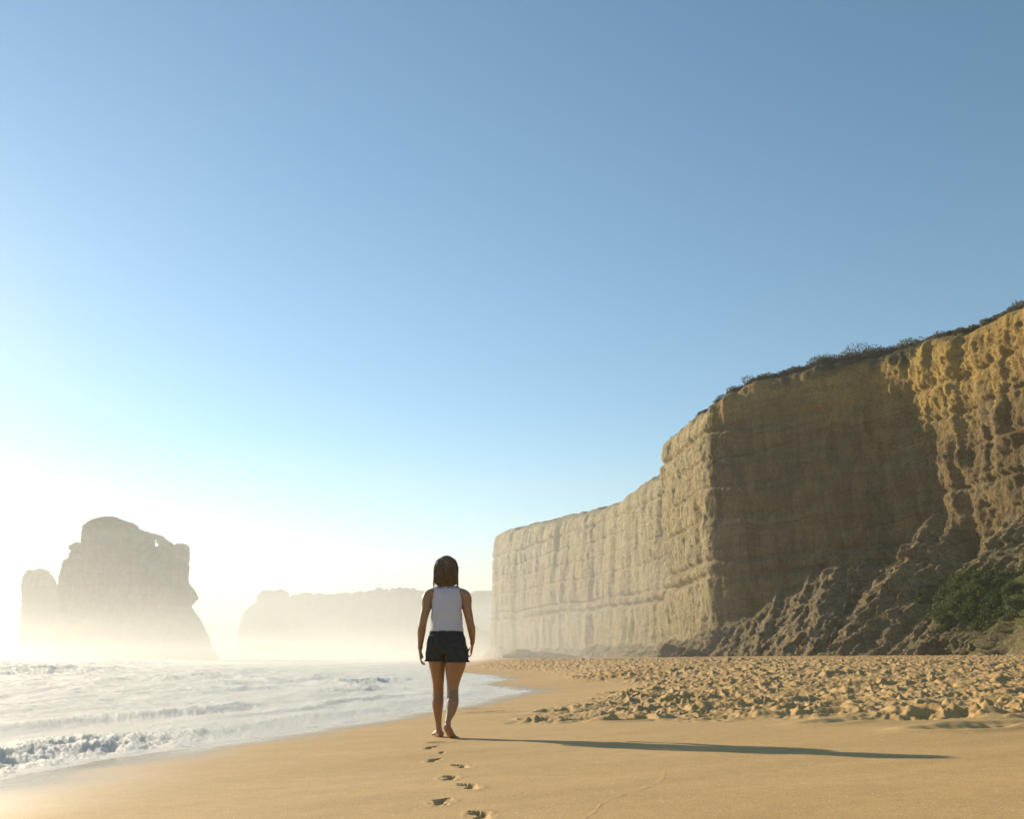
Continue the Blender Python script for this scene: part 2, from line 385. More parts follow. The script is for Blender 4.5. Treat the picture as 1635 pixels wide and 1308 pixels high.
# ------------------------------------------------------------------ rock
def rock_material(name, ochre=True, tint=(1, 1, 1)):
    s = NT(name); P = s.pos(); sep = s.new('ShaderNodeSeparateXYZ', {0: P})
    zz = sep.outputs[2]
    warp = s.noise(P, .12, 4, .6)
    zw = s.math('ADD', zz, s.math('MULTIPLY', warp, 5.0))
    strat = s.new('ShaderNodeCombineXYZ', {0: s.math('MULTIPLY', sep.outputs[0], .02), 1: s.math('MULTIPLY', sep.outputs[1], .02), 2: s.math('MULTIPLY', zw, .55)}).outputs[0]
    bands = s.noise(strat, 1.0, 6, .7)
    blot = s.noise(s.scale(P, 1, 1, .5), .35, 7, .62, .4)
    drip = s.noise(s.scale(P, 1.4, 1.4, .10), .9, 6, .65)
    fine = s.noise(P, 3.2, 6, .7)
    t = lambda c: tuple(a * b for a, b in zip(c, (tint[0] * 1.03, tint[1] * .98, tint[2] * .85)))
    col = s.mix(s.ramp(bands, [(.35, 0.), (.65, 1.)]), t((.205, .158, .085)), t((.275, .215, .12)))
    col = s.mix(s.math('MULTIPLY', s.ramp(blot, [(.42, 0.), (.56, 1.)]), .75), col, t((.155, .115, .06)))
    col = s.mix(s.math('MULTIPLY', s.ramp(drip, [(.5, 0.), (.68, 1.)]), .55), col, t((.105, .08, .048)))
    col = s.mix(s.math('MULTIPLY', s.ramp(drip, [(.22, 1.), (.36, 0.)]), .5), col, t((.36, .29, .18)))
    if ochre:
        top = s.attr('ochre')
        oc = s.mix(s.ramp(blot, [(.35, 0.), (.65, 1.)]), (.43, .285, .080), (.31, .205, .065))
        col = s.mix(s.math('MULTIPLY', top, s.ramp(fine, [(.25, .55), (.6, 1.)])), col, oc)
        tal = s.attr('talus')
        te = s.mix(s.ramp(s.noise(P, .8, 6, .7), [(.38, 0.), (.62, 1.)]), (.17, .128, .068), (.33, .255, .15))
        col = s.mix(s.math('MULTIPLY', tal, .85), col, te)
        moss = s.attr('moss')
        col = s.mix(s.math('MULTIPLY', moss, s.ramp(blot, [(.3, .4), (.55, 1.)])), col, (.07, .095, .018))
        up = s.attr('soil')
        col = s.mix(up, col, s.mix(s.ramp(fine, [(.35, 0.), (.6, 1.)]), (.045, .040, .02), (.11, .09, .045)))
        col = s.mix(s.math('MULTIPLY', s.attr('pale'), .8), col, s.mix(s.ramp(blot, [(.35, 0.), (.65, 1.)]), (.50, .41, .235), (.36, .285, .155)))  # sunlight put into the colour: same rock paler on lit corner and far walls
        guano = s.math('MULTIPLY', s.ramp(s.noise(s.scale(P, 1.6, 1.6, .35), .55, 6, .7), [(.66, 0.), (.70, 1.)]), s.math('LESS_THAN', zz, 15.0))
        col = s.mix(s.math('MULTIPLY', guano, .55), col, (.72, .68, .6))
    lines = s.noise(s.new('ShaderNodeCombineXYZ', {0: s.math('MULTIPLY', sep.outputs[0], .06), 1: s.math('MULTIPLY', sep.outputs[1], .06), 2: s.math('MULTIPLY', zw, 1.6)}).outputs[0], 1.0, 4, .6)
    col = s.mix(.5, col, s.ramp(lines, [(.34, (.62, .6, .56)), (.46, (1, 1, 1)), (.62, (1.12, 1.12, 1.1))]), 'MULTIPLY')
    col = s.mix(.75, col, s.ramp(fine, [(.3, (.55, .54, .52)), (.5, (1, 1, 1)), (.7, (1.35, 1.35, 1.32))]), 'MULTIPLY')
    s.put(s.p.inputs['Base Color'], col); s.p.inputs['Roughness'].default_value = .92; s.p.inputs['Specular IOR Level'].default_value = .15
    h = s.math('ADD', s.math('ADD', s.math('MULTIPLY', fine, .5), s.math('MULTIPLY', drip, .5)), s.math('ADD', s.math('MULTIPLY', bands, .8), s.noise(P, 1.1, 6, .7)))
    s.put(s.p.inputs['Normal'], s.bump(h, .9, .8))
    return s.m
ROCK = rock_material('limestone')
ROCK_FAR = rock_material('far_limestone', ochre=False)

# rim of the cliffs seen from above: x, y, rim height, talus height, talus reach, ochre amount
RIM = [(150, -30, 38, 10, 10, 1), (110, 10, 38, 12, 11, 1), (84, 38, 38, 13, 12, 1), (68, 62, 38.3, 14, 12, 1), (60.5, 80, 38.6, 14.5, 12, 1), (60.5, 93, 39.0, 15, 13, 1), (59.5, 101, 40.2, 15.5, 14, 1), (58.0, 109, 40.2, 16, 16, 1),
       (56.0, 116, 41.2, 16.5, 18, .95), (51.2, 125.6, 41.6, 15.5, 19, .8), (46, 129.6, 41.8, 13, 17, .5), (39, 135.2, 41.2, 9.5, 12, .25), (34, 139.0, 40.2, 6.5, 7, .12),
       (31.3, 141.2, 39.2, 5, 4, .1), (30.2, 150, 38.8, 4, 3, .15), (28.6, 166.8, 38.6, 4, 4, .1), (31.5, 168.5, 37.6, 3, 3, 0), (36.0, 171, 37, 3, 3, 0), (38.0, 186, 40, 3, 4, 0), (34.6, 203, 42, 4, 6, 0),
       (30.5, 218, 41.5, 4, 6, 0), (26.8, 238, 41.6, 4, 5, 0), (24.5, 246, 41.6, 4, 4, 0), (15.5, 276, 41.8, 3.5, 4, 0), (5.5, 307, 42, 4, 4, 0), (-5.9, 340, 46, 4, 4, 0), (-5, 352, 45, 4, 4, 0), (12, 372, 44, 3, 3, 0),
       (45, 392, 41, 3, 3, 0), (110, 425, 41, 3, 3, 0), (240, 470, 41, 3, 3, 0)]

SKYLINE = [(790, 852), (806, 848), (900, 826), (975, 806), (1000, 781), (1055, 746), (1058, 702), (1100, 660), (1130, 641), (1163, 614), (1240, 587), (1325, 575), (1424, 548), (1475, 538), (1563, 522), (1600, 500), (1635, 483), (1700, 455)]
def cliff_frame():
    A = np.array(RIM, float)
    K = np.array([ray(*p) for p in SKYLINE])
    for a in A:
        if 85 < a[1] < 345 and not 168 < a[1] < 210: a[2] = CAM_Z + np.interp(a[0] / a[1], K[:, 0], K[:, 1]) * a[1] + (1.3 if a[1] < 108 else .6); d = np.r_[0, np.cumsum(np.hypot(*np.diff(A[:, :2], axis=0).T))]
    # finer steps where the cliff stands close to the viewer
    L = d[-1]; u = [0.0]
    def dist(v): return math.hypot(np.interp(v, d, A[:, 0]), np.interp(v, d, A[:, 1]))
    while u[-1] < L:
        x, y = np.interp(u[-1], d, A[:, 0]), np.interp(u[-1], d, A[:, 1])
        k = .22 if 96 < y < 172 else .45 if 172 <= y < 330 else .9
        u.append(u[-1] + k)
    u = np.array(u); Q = np.stack([np.interp(u, d, A[:, k]) for k in range(6)], 1)
    # light smoothing of the plan (keeps the corner readable)
    def smooth(a, w):
        out = np.empty_like(a); lo = np.searchsorted(u, u - w); hi = np.searchsorted(u, u + w, side='right')
        cs = np.concatenate([np.zeros((1,) + a.shape[1:]), np.cumsum(a, 0)]); return (cs[hi] - cs[lo]) / (hi - lo)[:, None]
    P = smooth(Q[:, :2], .9); T = np.gradient(smooth(Q[:, :2], 2.6), axis=0); T /= np.linalg.norm(T, axis=1)[:, None]
    N = np.stack([T[:, 1], -T[:, 0]], 1)          # candidate; must point towards the sea / viewer (left side of travel)
    if np.dot(N[0], np.array([-1, 0])) < 0: N = -N
    N = smooth(N, 1.6); N /= np.linalg.norm(N, axis=1)[:, None]
    W = smooth(Q[:, 2:], 2.0)
    return u, P, N, W

def make_cliff():
    u, P, N, W = cliff_frame(); n = len(u)
    H = W[:, 0] + .5 * n2(u * .12, u * 0, 200) + .3 * n2(u * .6, u * 0, 201)
    rows = 190; k = np.linspace(0, 1, rows)[:, None]
    Zr = -1.0 + (H[None, :] + 1.0) * k
    Px, Py = P[None, :, 0], P[None, :, 1]; Nx, Ny = N[None, :, 0], N[None, :, 1]
    X0 = Px + 0 * Zr; Y0 = Py + 0 * Zr
    hz = H[None, :] - Zr
    off = .045 * hz + .8 * sstep(0, 1, k) * 0
    # strata ledges
    dip = Zr + .012 * (X0 * .3 - Y0 * .2) + .7 * n2(X0 * .05, Y0 * .05, 205)
    for zl, dep, w in ((12.6, .9, .55), (15.0, .55, .35), (21.5, .35, .3), (26.5, .3, .25), (31, .3, .25), (35.5, .55, .5)):
        am = dep * (.5 + .9 * np.clip(n2(X0 * .06 + zl, Y0 * .06, 207) + .4, 0, 1))
        off = off - am * np.exp(-((dip - zl) / w) ** 2) + am * .45 * sstep(-.1, .9, (zl - dip)) * np.exp(-np.clip(zl - dip, 0, 9) / 5)
    # relief: big bays, vertical flutes, small knobs
    far = sstep(170, 240, Y0)
    oc = W[None, :, 3]
    off = off + .9 * fbm3(X0 * .05, Y0 * .05, Zr * .02, 3, 210)
    fl = fbm3(X0 * .33, Y0 * .33, Zr * .055, 4, 214)
    off = off + (.42 + .2 * sstep(.5, 1, oc)) * fl
    ero = sstep(.3, 1, oc) + .24 * (Y0 > 140) * (1 - far)
    off = off + (.13 + .10 * ero) * (fbm3(X0 * .62, Y0 * .62, Zr * .36, 6, 220, .68)) + .05 * n3(X0 * 2.4, Y0 * 2.4, Zr * 2.0, 226)
    off = off + ero * .08 * (np.abs(fbm3(X0 * .75 + Zr * .15, Y0 * .75, Zr * .42, 5, 228, .65)) - .2) + ero * .55 * fbm3(X0 * .16, Y0 * .16, Zr * .06, 3, 229)
    # broken steps: fractured blocks and thin beds
    def step_(f): b = np.floor(f); return b + sstep(.32, .68, f - b)
    off = off + (.06 + .08 * ero) * step_(2.6 * fbm3(X0 * .50, Y0 * .50, Zr * .30, 6, 234, .62))
    off = off + (.10 + .14 * ero) * (step_(dip * .85 + 1.2 * fbm3(X0 * .12, Y0 * .12, Zr * .3, 4, 236)) - dip * .85)
    # buttresses and clefts of the far wall
    off = off + far * 1.6 * np.abs(fbm3(X0 * .05, Y0 * .05, Zr * .012, 3, 232))
    # gullied upper slope
    # rounding of the rim
    off = off - 2.6 * sstep(2.6, 0, hz) ** 2 - .9 * sstep(5, 0, hz)
    # talus apron
    TH = W[None, :, 1] * (1 + .22 * fbm2(u * .13, u * 0, 4, 240))[None, :]; TR = W[None, :, 2]
    ta = np.clip((TH - Zr) / np.maximum(TH + 1, 1), 0, 1)
    slant = X0 * .8 - Zr * .45
    rid = 1 - np.abs(fbm3(slant * .42, (Y0 * .8 + Zr * .2) * .42, Zr * .11, 4, 244, .55)) * 2
    tw = sstep(0, .18, ta)
    off = off + ta ** 1.08 * TR + tw * (.4 * rid * np.clip(TH / 12, .3, 1.2) * sstep(1., .6, ta) + .2 * rid) * .75 + tw * .70 * fbm3(X0 * .7, Y0 * .7, Zr * .7, 6, 248, .7)
    X = X0 + Nx * off; Y = Y0 + Ny * off
    Z = Zr + .15 * n3(X0 * .7, Y0 * .7, Zr * .7, 250) * sstep(0, .05, k)
    # inland lip
    lipk = np.array([.35, 1.0, 2.2, 4.0])[:, None]
    topo = off[-1][None, :]
    XL = Px + Nx * (topo - lipk); YL = Py + Ny * (topo - lipk); ZL = Z[-1][None, :] + np.array([.15, .35, .6, .8])[:, None] + .3 * n2((XL) * .4, YL * .4, 252)
    X = np.vstack([X, XL]); Y = np.vstack([Y, YL]); Z = np.vstack([Z, ZL])
    nr = X.shape[0]
    V = np.stack([X, Y, Z], -1).reshape(-1, 3); F = grid_faces(nr, n)
    full = lambda a: np.vstack([a, np.repeat(a[-1:], 4, 0)])
    hzf = full(hz + 0 * X0)
    ochre = sstep(.15, .7, full(oc + 0 * X0)) * sstep(15 , 5, hzf + 4 * fbm3(X * .12, Y * .12, Z * .12, 3, 260)) + .55 * sstep(7, 4, hzf + 1.5 * n3(X * .1, Y * .1, Z * .1, 261)) * (full(Y0) < 175)
    q_ = X / Y
    thick = 1.0 + 2.6 * sstep(.26, .32, q_) * sstep(.49, .45, q_)
    soil = sstep(1.2 * thick, .5 * thick, hzf + 1.6 * fbm3(X * .25, Y * .25, Z * .2, 3, 262))
    ax, ay = on_plane(1540, 1051.5, .6) ; 
    moss = np.exp(-((X / np.maximum(Y, 1) - .52) / .07) ** 2 - ((Z - 6.5) / 4.2) ** 2) * (Y > 80) * 1.15
    o = build_mesh('cliff', V, F, ROCK, attrs={'ochre': np.clip(ochre, 0, 1), 'soil': soil, 'talus': full(tw + 0 * X0), 'pale': sstep(140.5, 143, full(Y0 + 0 * X0)) * (1 - .75 * full(tw + 0 * X0)), 'moss': np.clip(moss, 0, 1)})  # pale mask starts at the sunlit corner, where brightness is painted in
    # flat plateau behind the rim
    step = 6; idx = np.arange(0, n, step)
    rim = np.stack([X[-1, idx], Y[-1, idx], Z[-1, idx] - .02], 1)
    inner = [(900, 900, 44), (900, -60, 48)]
    ring = [tuple(p) for p in rim] + inner
    me = bpy.data.meshes.new('plateau'); me.from_pydata(ring, [], [list(range(len(ring)))]); me.update(); me.materials.append(ROCK)
    p = bpy.data.objects.new('plateau', me); COL.objects.link(p); tag(p, kind='structure')
    for an, val in (('soil', 1.0), ('ochre', 0.), ('talus', 0.), ('moss', 0.), ('pale', 0.)):
        a = me.attributes.new(an, 'FLOAT', 'POINT'); a.data.foreach_set('value', np.full(len(ring), val, np.float32))
    tag(o, kind='structure')
    return X, Y, Z, H, N
CL = make_cliff()

# ------------------------------------------------------------------ scrub: leaf-sized faces on the rim and on the talus
def leaf_cloud(name, centres, radii, per, size, mat, squash=.6, kind='stuff'):
    C = np.repeat(np.array(centres), per, 0); Rr = np.repeat(np.array(radii), per)
    m = len(C); d = rng.normal(size=(m, 3)); d /= np.linalg.norm(d, axis=1)[:, None]
    rad = Rr * (1 - .45 * rng.random(m) ** 2.0); d[:, 2] *= squash
    lump = 1 + .28 * n3(C[:, 0] + d[:, 0] * 2.1, C[:, 1] + d[:, 1] * 2.1, C[:, 2] + d[:, 2] * 2.1, 300)
    c = C + d * (rad * lump)[:, None]
    a = rng.normal(size=(m, 3)); a /= np.linalg.norm(a, axis=1)[:, None]; b = np.cross(a, rng.normal(size=(m, 3))); b /= np.linalg.norm(b, axis=1)[:, None]
    sz = size * (.5 + rng.random(m))[:, None]
    V = np.stack([c - a * sz - b * sz * .4, c + a * sz - b * sz * .3, c + b * sz * .7 + a * sz * .1], 1).reshape(-1, 3)
    F = np.arange(m * 3).reshape(-1, 3)
    return build_mesh(name, V, F, mat, smooth=False)

def leaf_material(name, c1, c2):
    s = NT(name); P = s.pos()
    n = s.noise(P, 1.2, 4, .7)
    s.put(s.p.inputs['Base Color'], s.mix(s.ramp(n, [(.35, 0.), (.65, 1.)]), c1, c2)); s.p.inputs['Roughness'].default_value = .8
    tr = s.new('ShaderNodeBsdfTranslucent'); s.put(tr.inputs[0], s.mix(.5, c1, c2))
    mx = s.new('ShaderNodeMixShader', {0: .25}); s.put(mx.inputs[1], s.p.outputs[0]); s.put(mx.inputs[2], tr.outputs[0]); s.put(s.out.inputs[0], mx.outputs[0])
    return s.m

def make_scrub():
    X, Y, Z, H, N = CL; n = X.shape[1]; cen, rad = [], []
    for j in range(0, n):
        x, y, z = X[-5, j], Y[-5, j], Z[-5, j]
        if y < 60 or y > 335: continue
        px = 817.5 + FPX * 1.0 * x / y * (math.cos(PITCH) - math.sin(PITCH) * 0)
        dens = .85 if y < 175 else .28
        q_ = x / y; big = 1.0 + 1.3 * max(0, float(n2(np.array(j * .011), np.array(0.0), 310)) + .25) + 1.1 * math.exp(-((q_ - .40) / .06) ** 2)
        if random.random() < dens:
            k = random.uniform(-.7, 2.6)
            nx, ny = N[j]
            r = random.uniform(.4, .85) * big * (1.0 if y < 175 else .8)
            cen.append((x - nx * k, y - ny * k, z - .28 + random.uniform(-.35, .3) * r)); rad.append(r)
            if random.random() < (.55 if .38 < q_ < .5 else .2) and y < 170:
                cen.append((x + nx * .5, y + ny * .5, z - random.uniform(.3, 1.6) * (1.7 if .44 < q_ < .49 else 1))); rad.append(r * .7)
    o = leaf_cloud('clifftop_scrub', cen, rad, 330, .11, leaf_material('scrub_leaves', (.075, .068, .030), (.115, .10, .05)))
    tag(o, 'dark olive scrub matting the rim along the cliff top', 'scrub', kind='stuff')
    print('scrub clumps', len(cen))
    # green growth on the talus below the cove
    cen, rad = [], []
    rows = X.shape[0]
    for _ in range(60000):
        j = random.randrange(n); i = random.randrange(5, 80)
        x, y, z = X[i, j], Y[i, j], Z[i, j]
        if not (84 < y < 128): continue
        q = x / y
        e = ((q - .50) / .065) ** 2 + ((z - 7.0 - 8 * (q - .50)) / 3.4) ** 2 + .7 * float(n2(np.array(x * .35), np.array(z * .35 + y * .2), 320))
        if e < .8 and random.random() < .6:
            cen.append((x, y, z)); rad.append(random.uniform(.25, .7))
        if len(cen) > 650: break
    o = leaf_cloud('green_scrub', cen, rad, 120, .085, leaf_material('green_leaves', (.055, .085, .012), (.10, .13, .02)))
    tag(o, 'low green growth spread over the rubble slope at the cliff foot', 'scrub', kind='stuff')
make_scrub()

# ------------------------------------------------------------------ solids from a traced outline, with their own distance, size and depth
def outline_rock(name, pts, D, res, depth, mat, hole=None, seed=0, steep=1.0, amp=1.0):
    """pts: pixels; the outline stands at distance D; thickness grows inwards from the outline"""
    def to_w(p):
        a, b = ray(*p); return (a * D, CAM_Z + b * D)
    W = [to_w(p) for p in pts]; Hs = [to_w(p) for p in hole] if hole else None
    W = np.array(W)
    x0, x1, z0, z1 = W[:, 0].min() - res, W[:, 0].max() + res, -3.0, W[:, 1].max() + res
    xs = np.arange(x0, x1, res); zs = np.arange(z0, z1, res); GX, GZ = np.meshgrid(xs, zs)
    q_ = .5 / max(1, res / .4); wx = GX + max(.45, res * .9) * fbm2(GX * q_, GZ * q_ * 1.6, 5, seed + 1, .65); wz = GZ + max(.4, res * .9) * fbm2(GX * q_, GZ * q_, 5, seed + 2, .65)
    def field(poly):
        ins = np.zeros(GX.shape, bool); dist = np.full(GX.shape, 1e9); m = len(poly)
        for i in range(m):
            ax, az = poly[i]; bx, bz = poly[(i + 1) % m]
            c = ((az > wz) != (bz > wz)); xi = ax + (wz - az) * (bx - ax) / ((bz - az) if abs(bz - az) > 1e-9 else 1e-9)
            ins ^= c & (wx < xi)
            L2 = (bx - ax) ** 2 + (bz - az) ** 2 + 1e-12; t = np.clip(((wx - ax) * (bx - ax) + (wz - az) * (bz - az)) / L2, 0, 1)
            dist = np.minimum(dist, np.hypot(wx - ax - t * (bx - ax), wz - az - t * (bz - az)))
        return ins, dist
    ins, dist = field(W)
    if Hs:
        hi, hd = field(np.array(Hs)); ins &= ~hi; dist = np.minimum(dist, hd * 1.3)
    cell = ins[:-1, :-1] & ins[1:, :-1] & ins[:-1, 1:] & ins[1:, 1:]
    prof = np.sqrt(np.clip(dist, 0, None)) * math.sqrt(depth) * steep
    T = depth * (1 - np.exp(-prof / depth * 1.3)) * (1 + .22 * (1 - sstep(0, 25, GZ))) + .15
    ftop = lambda sgn, sd: T * (1 + .25 * fbm2(GX * .06, GZ * .06, 3, sd)) + amp * sstep(0, 3, dist) * (1.4 * fbm2(GX * .22, GZ * .09, 4, sd + 5) + .5 * fbm2(GX * .9, GZ * .6, 3, sd + 9) - .7 * np.exp(-((GZ - 14 - 2 * n2(GX * .05, GZ * 0, sd)) / .8) ** 2))
    Tf = np.maximum(ftop(1, seed + 20), .1); Tb = np.maximum(ftop(1, seed + 40), .1)
    h, w = GX.shape; ii, jj = np.nonzero(cell)
    a = ii * w + jj; b = a + 1; c = a + w + 1; d = a + w; n = h * w
    F = [np.stack([a, b, c, d], 1), np.stack([d, c, b, a], 1) + n]
    pad = np.pad(cell, 1)
    for (di, dj, e0, e1) in ((-1, 0, a, b), (1, 0, c, d), (0, -1, d, a), (0, 1, b, c)):
        k = ~pad[ii + 1 + di, jj + 1 + dj]
        F.append(np.stack([e1[k], e0[k], e0[k] + n, e1[k] + n], 1))
    F = np.concatenate(F)
    V = np.concatenate([np.stack([GX, D - Tf, GZ], -1).reshape(-1, 3), np.stack([GX, D + Tb, GZ], -1).reshape(-1, 3)])
    used = np.unique(F); remap = np.full(len(V), -1); remap[used] = np.arange(len(used))
    return build_mesh(name, V[used], remap[F], mat)

big = [(90, 1085), (92, 1040), (94, 1000), (95, 960), (97, 945), (101, 920), (105, 905), (108, 897), (113, 893), (117, 889), (119, 883), (115, 877), (120, 871), (124, 867), (131, 869), (130, 886), (134, 884), (136, 862),
       (138, 850), (139, 842), (146, 835), (155, 830), (168, 827), (182, 826), (193, 829), (205, 833), (215, 836), (218, 841), (226, 846), (240, 851), (252, 854), (263, 858), (270, 865), (278, 870), (284, 872), (288, 869), (297, 868), (300, 873),
       (299, 890), (300, 908), (298, 918), (297, 925), (303, 935), (309, 944), (314, 952), (316, 956), (309, 960), (304, 968), (306, 976), (314, 984), (321, 998), (328, 1014), (334, 1030), (341, 1043), (349, 1056), (354, 1085)]
tag(outline_rock('sea_stack', big, 300, .32, 15, ROCK_FAR, hole=[(242, 869), (244, 862), (248, 856), (251, 860), (254, 867), (257, 873), (249, 873)], seed=400),
    'tall massive sea stack with a small see-through hole near its crest', 'sea stack', 'sea stacks off the beach')
small = [(30, 1085), (33, 1040), (36, 1000), (38, 965), (39, 940), (41, 920), (48, 911), (60, 909), (74, 909), (78, 916), (85, 924), (90, 934), (93, 946), (94, 965), (98, 1000), (104, 1040), (108, 1085)]
tag(outline_rock('sea_stack', small, 345, .5, 11, ROCK_FAR, seed=500), 'smaller flat-topped sea stack standing beside the tall one, seaward', 'sea stack', 'sea stacks off the beach')

head1 = [(384, 1075), (386, 1050), (383, 1030), (382, 1018), (387, 1012), (386, 995), (391, 982), (400, 973), (404, 967), (411, 966), (414, 950), (418, 944), (440, 942), (458, 944), (461, 951), (470, 951), (490, 947), (540, 947),
         (575, 946), (600, 941), (625, 940), (640, 938), (655, 940), (670, 943), (690, 950), (715, 962), (740, 985), (780, 1010), (800, 1075)]
tag(outline_rock('headland', head1, 640, 1.2, 60, ROCK_FAR, seed=600, amp=2), kind='structure')
head2 = [(640, 1072), (650, 1000), (680, 965), (720, 950), (735, 948), (750, 945), (772, 943), (800, 944), (860, 948), (950, 955), (1000, 1072)]
tag(outline_rock('headland', head2, 900, 2.0, 70, ROCK_FAR, seed=650, amp=3), kind='structure')

# ------------------------------------------------------------------ fallen boulders at the cliff foot
def boulder(px, D, w, h, label, seed, z=None, mat=None):
    a, b = ray(px, 1050)
    import bmesh
    bm = bmesh.new(); bmesh.ops.create_icosphere(bm, subdivisions=5, radius=1.0)
    co = np.array([v.co[:] for v in bm.verts]); F = np.array([[v.index for v in f.verts] for f in bm.faces]); bm.free()
    r = 1 + .45 * fbm3(co[:, 0] * 1.3, co[:, 1] * 1.3, co[:, 2] * 1.3, 4, seed) - .12 * np.abs(fbm3(co[:, 0] * 3, co[:, 1] * 3, co[:, 2] * 3, 3, seed + 5))
    co = co * r[:, None] * np.array([w / 2, w / 2.4, h])
    x, y = a * D, D
    gz = float(beach_base(np.array(x), np.array(y))) if z is None else z
    o = build_mesh('boulder', co, F, mat or ROCK_FAR); o.location = (x, y, gz - .12 * h)
    tag(o, label, 'boulder', 'fallen boulders at the cliff foot'); return o
boulder(846, 235, 13, 2.1, 'broad low mound of rock on the sand before the far cliff', 701)
boulder(893, 228, 9, 1.3, 'flat rock ridge beside the low mound, nearer the cliff corner', 705)
boulder(1106, 121, 3.4, 1.0, 'pale boulder on the sand under the shaded cliff corner', 709)
boulder(1086, 128, 2.6, .8, 'smaller grey boulder just left of the pale one', 713)
boulder(1077, 131, 4.5, 1.7, 'dark fallen block leaning against the cliff corner foot', 717)
boulder(1490, 92, 3.0, 1.6, 'rounded block half hidden in the green slope', 721)

# ------------------------------------------------------------------ air
def volume_box(name, lo, hi, color, density, g, label):
    lo = np.array(lo, float); hi = np.array(hi, float)
    V = np.array([[x, y, z] for z in (lo[2], hi[2]) for y in (lo[1], hi[1]) for x in (lo[0], hi[0])])
    F = np.array([[0, 2, 3, 1], [4, 5, 7, 6], [0, 1, 5, 4], [2, 6, 7, 3], [0, 4, 6, 2], [1, 3, 7, 5]])
    s = NT(name + '_air'); s.n.remove(s.p)
    v = s.new('ShaderNodeVolumePrincipled', {'Color': (*color, 1), 'Density': density, 'Anisotropy': g}); s.put(s.out.inputs['Volume'], v.outputs[0])
    o = build_mesh(name, V, F, s.m, smooth=False); o.visible_shadow = True
    return tag(o, label, 'haze', kind='stuff')
volume_box('haze', (-3700, -3700, -4.2), (3700, 3700, 62), (.74, .76, .76), .00036, .36, 'thin bright sea haze filling the air')
volume_box('sea_spray', (-2500, 60, -3.95), (16, 2500, 10), (.72, .74, .74), .0022, .38, 'low drifting spray mist over the surf and the foot of the cliffs')
volume_box('drifting_mist', (-2450, 150, -3.92), (31, 2450, 38), (.72, .75, .76), .0017, .36, 'thinner mist above the spray, veiling the sea stacks and far cliffs')
volume_box('surf_mist', (-1500, 11, -3.9), (-3.2, 1500, 3.2), (.95, .94, .90), .0022, .5, 'dense white mist lying on the breaking waves')

# ------------------------------------------------------------------ the walking woman
def catmull(P, m):
    P = np.array(P, float); n = len(P); out = []
    for i in range(n - 1):
        p0 = P[max(i - 1, 0)]; p1 = P[i]; p2 = P[i + 1]; p3 = P[min(i + 2, n - 1)]
        for t in np.linspace(0, 1, m, endpoint=False):
            out.append(.5 * ((2 * p1) + (-p0 + p2) * t + (2 * p0 - 5 * p1 + 4 * p2 - p3) * t * t + (-p0 + 3 * p1 - 3 * p2 + p3) * t ** 3))
    out.append(P[-1]); return np.array(out)

